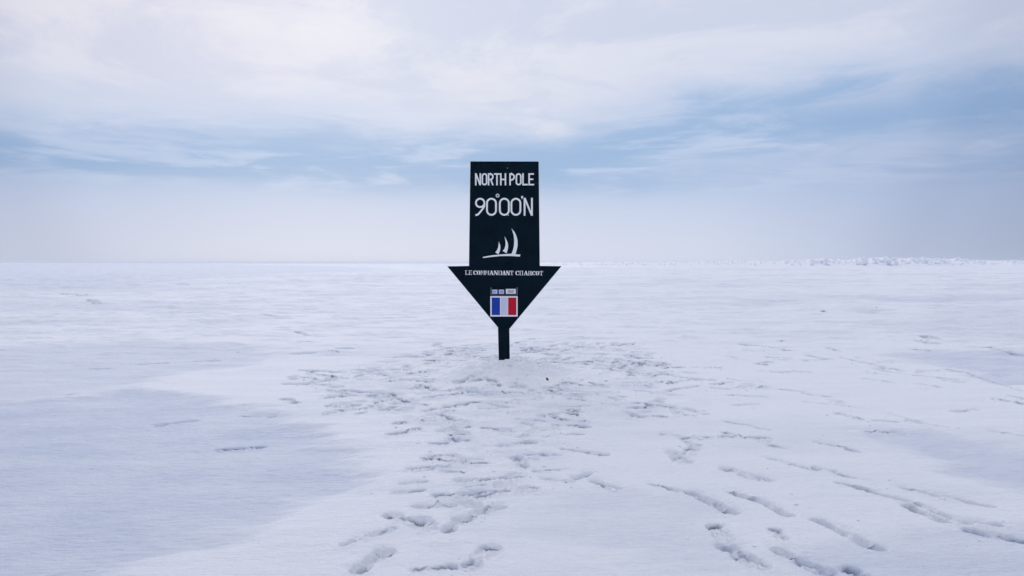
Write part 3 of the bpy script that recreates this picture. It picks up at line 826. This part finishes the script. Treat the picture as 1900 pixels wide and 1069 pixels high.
# date holder with three cards
metal = paint('holder_metal', (0.10, 0.12, 0.15), 0.4, 0.5)
bm = bmesh.new()
plate(bm, [(910.3, 533.4), (912.3, 533.4), (912.3, 547.9), (910.3, 547.9)], -0.010, -0.0005)
plate(bm, [(958.3, 533.4), (960.4, 533.4), (960.4, 547.9), (958.3, 547.9)], -0.010, -0.0005)
plate(bm, [(912.4, 546.9), (958.2, 546.9), (958.2, 548.0), (912.4, 548.0)], -0.009, -0.0005)
holder = link('card_holder', bm, metal, sign)
cardblue = paint('date_card_bluish', (0.55, 0.62, 0.86), 0.5, 0.3)
cardwhite = paint('date_card_white', (0.82, 0.83, 0.88), 0.5, 0.3)
inkb = paint('date_ink_blue', (0.12, 0.16, 0.42), 0.6, 0.2)
inkk = paint('date_ink_black', (0.06, 0.06, 0.09), 0.6, 0.2)
def digit(ch, a, c, y0, y1):
    m = (y0 + y1) / 2
    S_ = {'0': [([(a, y0), (c, y0), (c, y1), (a, y1)], True)], '2': [([(a, y0), (c, y0), (c, m), (a, m), (a, y1), (c, y1)], False)],
          '7': [([(a, y0), (c, y0), (a + .5, y1)], False)], '9': [([(c, m), (a, m), (a, y0), (c, y0), (c, y1), (a, y1)], False)],
          '3': [([(a, y0), (c, y0), (c, y1), (a, y1)], False), ([(a, m), (c, m)], False)], '1': [([((a + c) / 2, y0), ((a + c) / 2, y1)], False)]}
    return S_[ch]
def card(x0, x1, y0, y1, text, mat, ink, label):
    bm = bmesh.new(); plate(bm, [(x0, y0), (x1, y0), (x1, y1), (x0, y1)], -0.0045, -0.0008)
    o = link('date_card', bm, mat, holder); o['label'] = label
    return o
def card_text(x0, x1, y0, y1, text, ink, o):
    bm = bmesh.new()
    mgn = (x1 - x0) * 0.17; n_ = len(text); cw = (x1 - x0 - 2 * mgn) / n_
    for i, ch in enumerate(text):
        a = x0 + mgn + i * cw + cw * .14; c = a + cw * .72
        for j, (pts, cl) in enumerate(digit(ch, a, c, y0 + 2.5, y1 - 2.3)):
            stroke(bm, pts, 0.62, -0.0051 - 0.0001 * j, cl, -0.0046)
    return bm
for x0, x1, y0, y1, text, mat, ink, label in (
    (913.4, 922.9, 537.5, 545.2, '07', cardblue, inkb, 'small bluish date card at the left of the holder'),
    (925.6, 935.2, 537.5, 545.2, '09', cardblue, inkb, 'small bluish date card in the middle of the holder'),
    (938.6, 957.0, 536.2, 545.2, '2022', cardwhite, inkk, 'wide white year card at the right of the holder')):
    o = card(x0, x1, y0, y1, text, mat, ink, label)
    bm = card_text(x0, x1, y0, y1, text, ink, o)
    # ink joined onto the card's own mesh
    o.data.materials.append(ink)
    bm2 = bmesh.new(); bm2.from_mesh(o.data)
    tmp = bpy.data.meshes.new('ink'); 
    for f in bm.faces: f.material_index = 1
    bmesh.ops.recalc_face_normals(bm, faces=bm.faces)
    bm.to_mesh(tmp); bm.free()
    bm2.from_mesh(tmp); bm2.to_mesh(o.data); bm2.free()
    bpy.data.meshes.remove(tmp)

# ------------------------------------------------------------------ lumps of packed snow against the post
def blob(bm, x, y, z, sx_, sy_, sz_, seed, sub_=2, jag=0.25):
    r_ = random.Random(seed)
    g = bmesh.ops.create_icosphere(bm, subdivisions=sub_, radius=1.0)
    rz = Matrix.Rotation(r_.uniform(0, 6.28), 3, 'Z') @ Matrix.Rotation(r_.uniform(-.5, .5), 3, 'X')
    ph = [r_.uniform(0, 6) for _ in range(6)]
    for v in g['verts']:
        c = v.co.copy()
        k = 1 + jag * (math.sin(c.x * 3.1 + ph[0]) * math.sin(c.y * 2.7 + ph[1]) + 0.6 * math.sin(c.z * 5 + ph[2]) * math.sin(c.x * 4.3 + ph[3])) + r_.uniform(-.04, .04)
        c = c * k
        c = Vector((c.x * sx_, c.y * sy_, c.z * sz_))
        v.co = rz @ c + Vector((x, y, z))
bm = bmesh.new()
rr = random.Random(3)
for i in range(26):
    a = rr.uniform(0, 6.28); d = rr.uniform(0.07, 0.12)
    x = OX + math.cos(a) * d * 1.1; y = SIGN_Y + 0.02 + math.sin(a) * d * 0.8
    s_ = rr.uniform(0.008, 0.022)
    blob(bm, x, y, ground_z(x, y) + s_ * 0.2, s_ * 1.5, s_, s_ * 0.8, i, 2)
for i in range(11):
    x = OX - 0.09 + i * 0.018; s_ = rr.uniform(0.012, 0.026)
    blob(bm, x, SIGN_Y - rr.uniform(0.03, 0.055), ground_z(x, SIGN_Y - 0.04) + 0.001, s_ * 1.2, s_, s_ * 0.8, 90 + i, 2)
snowplain = paint('packed_snow', SNOW, 0.65, 0.2)
o = link('snow_clumps', bm, snowplain, None, True)
setp(o, kind='stuff', label='loose clumps of packed snow pressed round the foot of the post', category='snow')

bm = bmesh.new()
rr = random.Random(21)
for (x0_, y0_, rad_) in STAMPS:
    if y0_ > 10.5: continue
    for q in range(rr.randint(0, 2)):
        a = rr.uniform(0, 6.28); d = rad_ * rr.uniform(0.25, 0.75)
        x = x0_ + math.cos(a) * d; y = y0_ + math.sin(a) * d
        s_ = abs(rr.gauss(0, 1)) * 0.0035 + 0.0035 + 0.0003 * y
        if abs(math.atan2(x, y)) > 0.7: continue
        blob(bm, x, y, ground_z(x, y) + s_ * 0.1, s_ * rr.uniform(1, 1.8), s_ * rr.uniform(.8, 1.4), s_ * rr.uniform(.6, 1.0), rr.random(), 1, 0.3)
for q in range(150):
    a = rr.uniform(0, 6.28); d = abs(rr.gauss(0, 0.38)) + 0.08
    x = OX + 0.1 + math.cos(a) * d * 1.3; y = SIGN_Y + math.sin(a) * d
    s_ = rr.uniform(0.006, 0.020)
    blob(bm, x, y, ground_z(x, y) - s_ * 0.1, s_ * 1.7, s_, s_ * 0.7, rr.random(), 1, 0.3)
o = link('snow_crumbs', bm, snowplain, None, True)
setp(o, kind='stuff', label='loose crumbs of snow kicked up round the boot prints', category='snow')

# brown scrap on the mound
bm = bmesh.new()
x, y = G(1016.5, 706.5)
# raise onto the mound: walk the sight line down to the surface
dx, dy, dz = rot_px(1016.5, 706)
tt = 6.0
while tt < 9:
    px_, py_, pz_ = dx / dy * tt, tt, EYE + dz / dy * tt
    if pz_ <= ground_z(px_, py_): break
    tt += 0.005
x, y = px_, py_
pts = [(-.008, 0, -.004), (.006, .004, -.004), (.012, 0, .010), (.004, .003, .026), (-.006, -.002, .034), (-.012, .002, .022)]
f_ = [bm.verts.new((p[0], p[1] - .002, p[2])) for p in pts]; k_ = [bm.verts.new((p[0], p[1] + .002, p[2])) for p in pts]
bm.faces.new(f_); bm.faces.new(k_[::-1])
for i in range(6): bm.faces.new((f_[i], k_[i], k_[(i + 1) % 6], f_[(i + 1) % 6]))
o = link('brown_scrap', bm, paint('brown_scrap', (0.10, 0.035, 0.02), 0.7, 0.2, 0.3))
o.location = (x, y, ground_z(x, y)); o.rotation_euler = (R(-12), R(-18), R(15))
setp(o, label='tiny reddish brown scrap stuck upright in the mound right of the post', category='debris')

# ------------------------------------------------------------------ ice
ice, t, b = material('ridge_ice')
b.inputs['Roughness'].default_value = 0.55
b.inputs['Specular IOR Level'].default_value = 0.3
tc3 = t.nodes.new('ShaderNodeTexCoord')
n = t.nodes.new('ShaderNodeTexNoise'); n.inputs['Scale'].default_value = 0.6; n.inputs['Detail'].default_value = 6
t.links.new(tc3.outputs['Object'], n.inputs['Vector'])
rp = t.nodes.new('ShaderNodeValToRGB')
rp.color_ramp.elements[0].position = 0.35; rp.color_ramp.elements[0].color = (0.80, 0.85, 0.93, 1)
rp.color_ramp.elements[1].position = 0.6; rp.color_ramp.elements[1].color = (0.84, 0.87, 0.93, 1)
t.links.new(n.outputs[0], rp.inputs[0]); t.links.new(rp.outputs[0], b.inputs['Base Color'])

def shard(bm, x, y, z, s, rnd_):
    """one broken slab of sea ice"""
    g = bmesh.ops.create_cube(bm, size=1.0)
    m = Matrix.Rotation(rnd_.uniform(0, 6.28), 3, 'Z') @ Matrix.Rotation(rnd_.uniform(-.9, .9), 3, 'X') @ Matrix.Rotation(rnd_.uniform(-.7, .7), 3, 'Y')
    sc_ = (rnd_.uniform(.7, 1.5) * s, rnd_.uniform(.5, 1.2) * s, rnd_.uniform(.28, .6) * s)
    for v in g['verts']:
        c = Vector((v.co.x * sc_[0], v.co.y * sc_[1], v.co.z * sc_[2]))
        c += Vector([rnd_.uniform(-.16, .16) * s for _ in range(3)])
        v.co = m @ c + Vector((x, y, z))

def profile(px):
    """height of the broken ridge above the level horizon, in picture pixels, along its length"""
    T = [(1000, 1.0), (1100, 2), (1160, 3.2), (1200, 2), (1300, 4), (1390, 6), (1450, 5), (1500, 9), (1520, 12), (1545, 10), (1575, 8), (1590, 12), (1625, 14), (1650, 14), (1680, 11), (1690, 13), (1730, 11), (1760, 10), (1775, 12), (1800, 8), (1850, 6), (1900, 7), (2000, 9), (2100, 5), (2250, 7), (2400, 4)]
    for (a, ha), (c, hc) in zip(T, T[1:]):
        if a <= px <= c: return ha + (hc - ha) * (px - a) / (c - a)
    return 0
RY = 190.0
rr = random.Random(11)
bm = bmesh.new()
px = 1000.0
pxm = RY / F          # metres per picture pixel at the ridge
while px < 2400:
    hgt = profile(px) * pxm * rr.uniform(0.45, 1.0)
    for lay in range(3):
        dpt = RY + rr.uniform(-14, 14)
        s_ = max(0.25, hgt * rr.uniform(0.35, 0.7))
        x = (px - 950) * pxm * dpt / RY
        top = EYE + hgt * 0.86 - s_ * 0.5 if lay == 0 else EYE - 0.4 + rr.uniform(0, hgt * 0.8)
        shard(bm, x, dpt, max(0.2, top), s_, rr)
    px += rr.uniform(1.0, 3.0)
bmesh.ops.bevel(bm, geom=list(bm.edges), offset=0.05, segments=1, affect='EDGES')
# snow drifted against the ridge, a rough bank under the slabs
gx = np.linspace(1000, 2400, 420); cols = []
for a in gx:
    hgt = profile(a) * pxm
    x = (a - 950) * pxm
    e0 = rr.uniform(.85, 1.1)
    cols.append([bm.verts.new((x * (1 + d_ / RY), RY + d_, z_)) for d_, z_ in ((-22, -0.1), (-12, 0.35 * (EYE + hgt * .3)), (-4, (EYE + hgt * .42 * e0)), (0, EYE + hgt * .74 * e0), (6, EYE + hgt * .4), (22, -0.2))])
for c0, c1 in zip(cols, cols[1:]):
    for i in range(5): bm.faces.new((c0[i], c1[i], c1[i + 1], c0[i + 1]))
o = link('ice_ridge', bm, ice)
setp(o, kind='structure')

def small_ice(px, py, wpx, hpx, seed, label):
    x, y = G(px, py)
    sc_ = y / F
    bm = bmesh.new(); r_ = random.Random(seed)
    for i in range(4):
        shard(bm, r_.uniform(-.4, .4) * wpx * sc_, r_.uniform(-.2, .2) * wpx * sc_, hpx * sc_ * r_.uniform(.05, .4), max(wpx, hpx) * sc_ * r_.uniform(.3, .55), r_)
    bmesh.ops.bevel(bm, geom=list(bm.edges), offset=0.008 * sc_ * 40, segments=1, affect='EDGES')
    o = link('ice_chunk', bm, chunkice)
    o.location = (x, y, ground_z(x, y))
    setp(o, label=label, category='ice chunk', group='small ice chunks poking out of the snowfield')
chunkice = paint('blue_ice', (0.42, 0.56, 0.66), 0.45, 0.4, 0.3)
small_ice(1527, 579, 9, 4, 1, 'low blue ice chunk on the snow midway between the sign and the right edge')
small_ice(1626, 571, 4, 3, 2, 'tiny dark ice chunk in the bluish hollow right of the sign')
small_ice(1880, 550, 12, 3, 3, 'flat greenish ice chunk near the right edge of the snowfield')
small_ice(1822, 486, 5, 2, 4, 'dark speck of ice just below the right end of the ridge')
small_ice(1167, 485, 6, 2, 5, 'small dark ice speck on the horizon close to the right of the sign')

# ------------------------------------------------------------------ thin ice fog
HAZE = True
if HAZE:
    bm = bmesh.new(); bmesh.ops.create_cube(bm, size=1.0)
    for v in bm.verts:
        v.co = Vector((v.co.x * 8200, v.co.y * 8200, -2.5 if v.co.z < 0 else 4.5))
    hm = bpy.data.materials.new('haze'); hm.use_nodes = True
    t = hm.node_tree; t.nodes.clear()
    vo = t.nodes.new('ShaderNodeVolumePrincipled'); vo.inputs['Color'].default_value = (0.80, 0.85, 0.93, 1)
    vo.inputs['Density'].default_value = 0.0004
    vo.inputs['Anisotropy'].default_value = 0.2
    ou = t.nodes.new('ShaderNodeOutputMaterial'); t.links.new(vo.outputs[0], ou.inputs['Volume'])
    o = link('haze', bm, hm)
    setp(o, kind='stuff', label='thin pale ice fog over the far snow', category='haze')
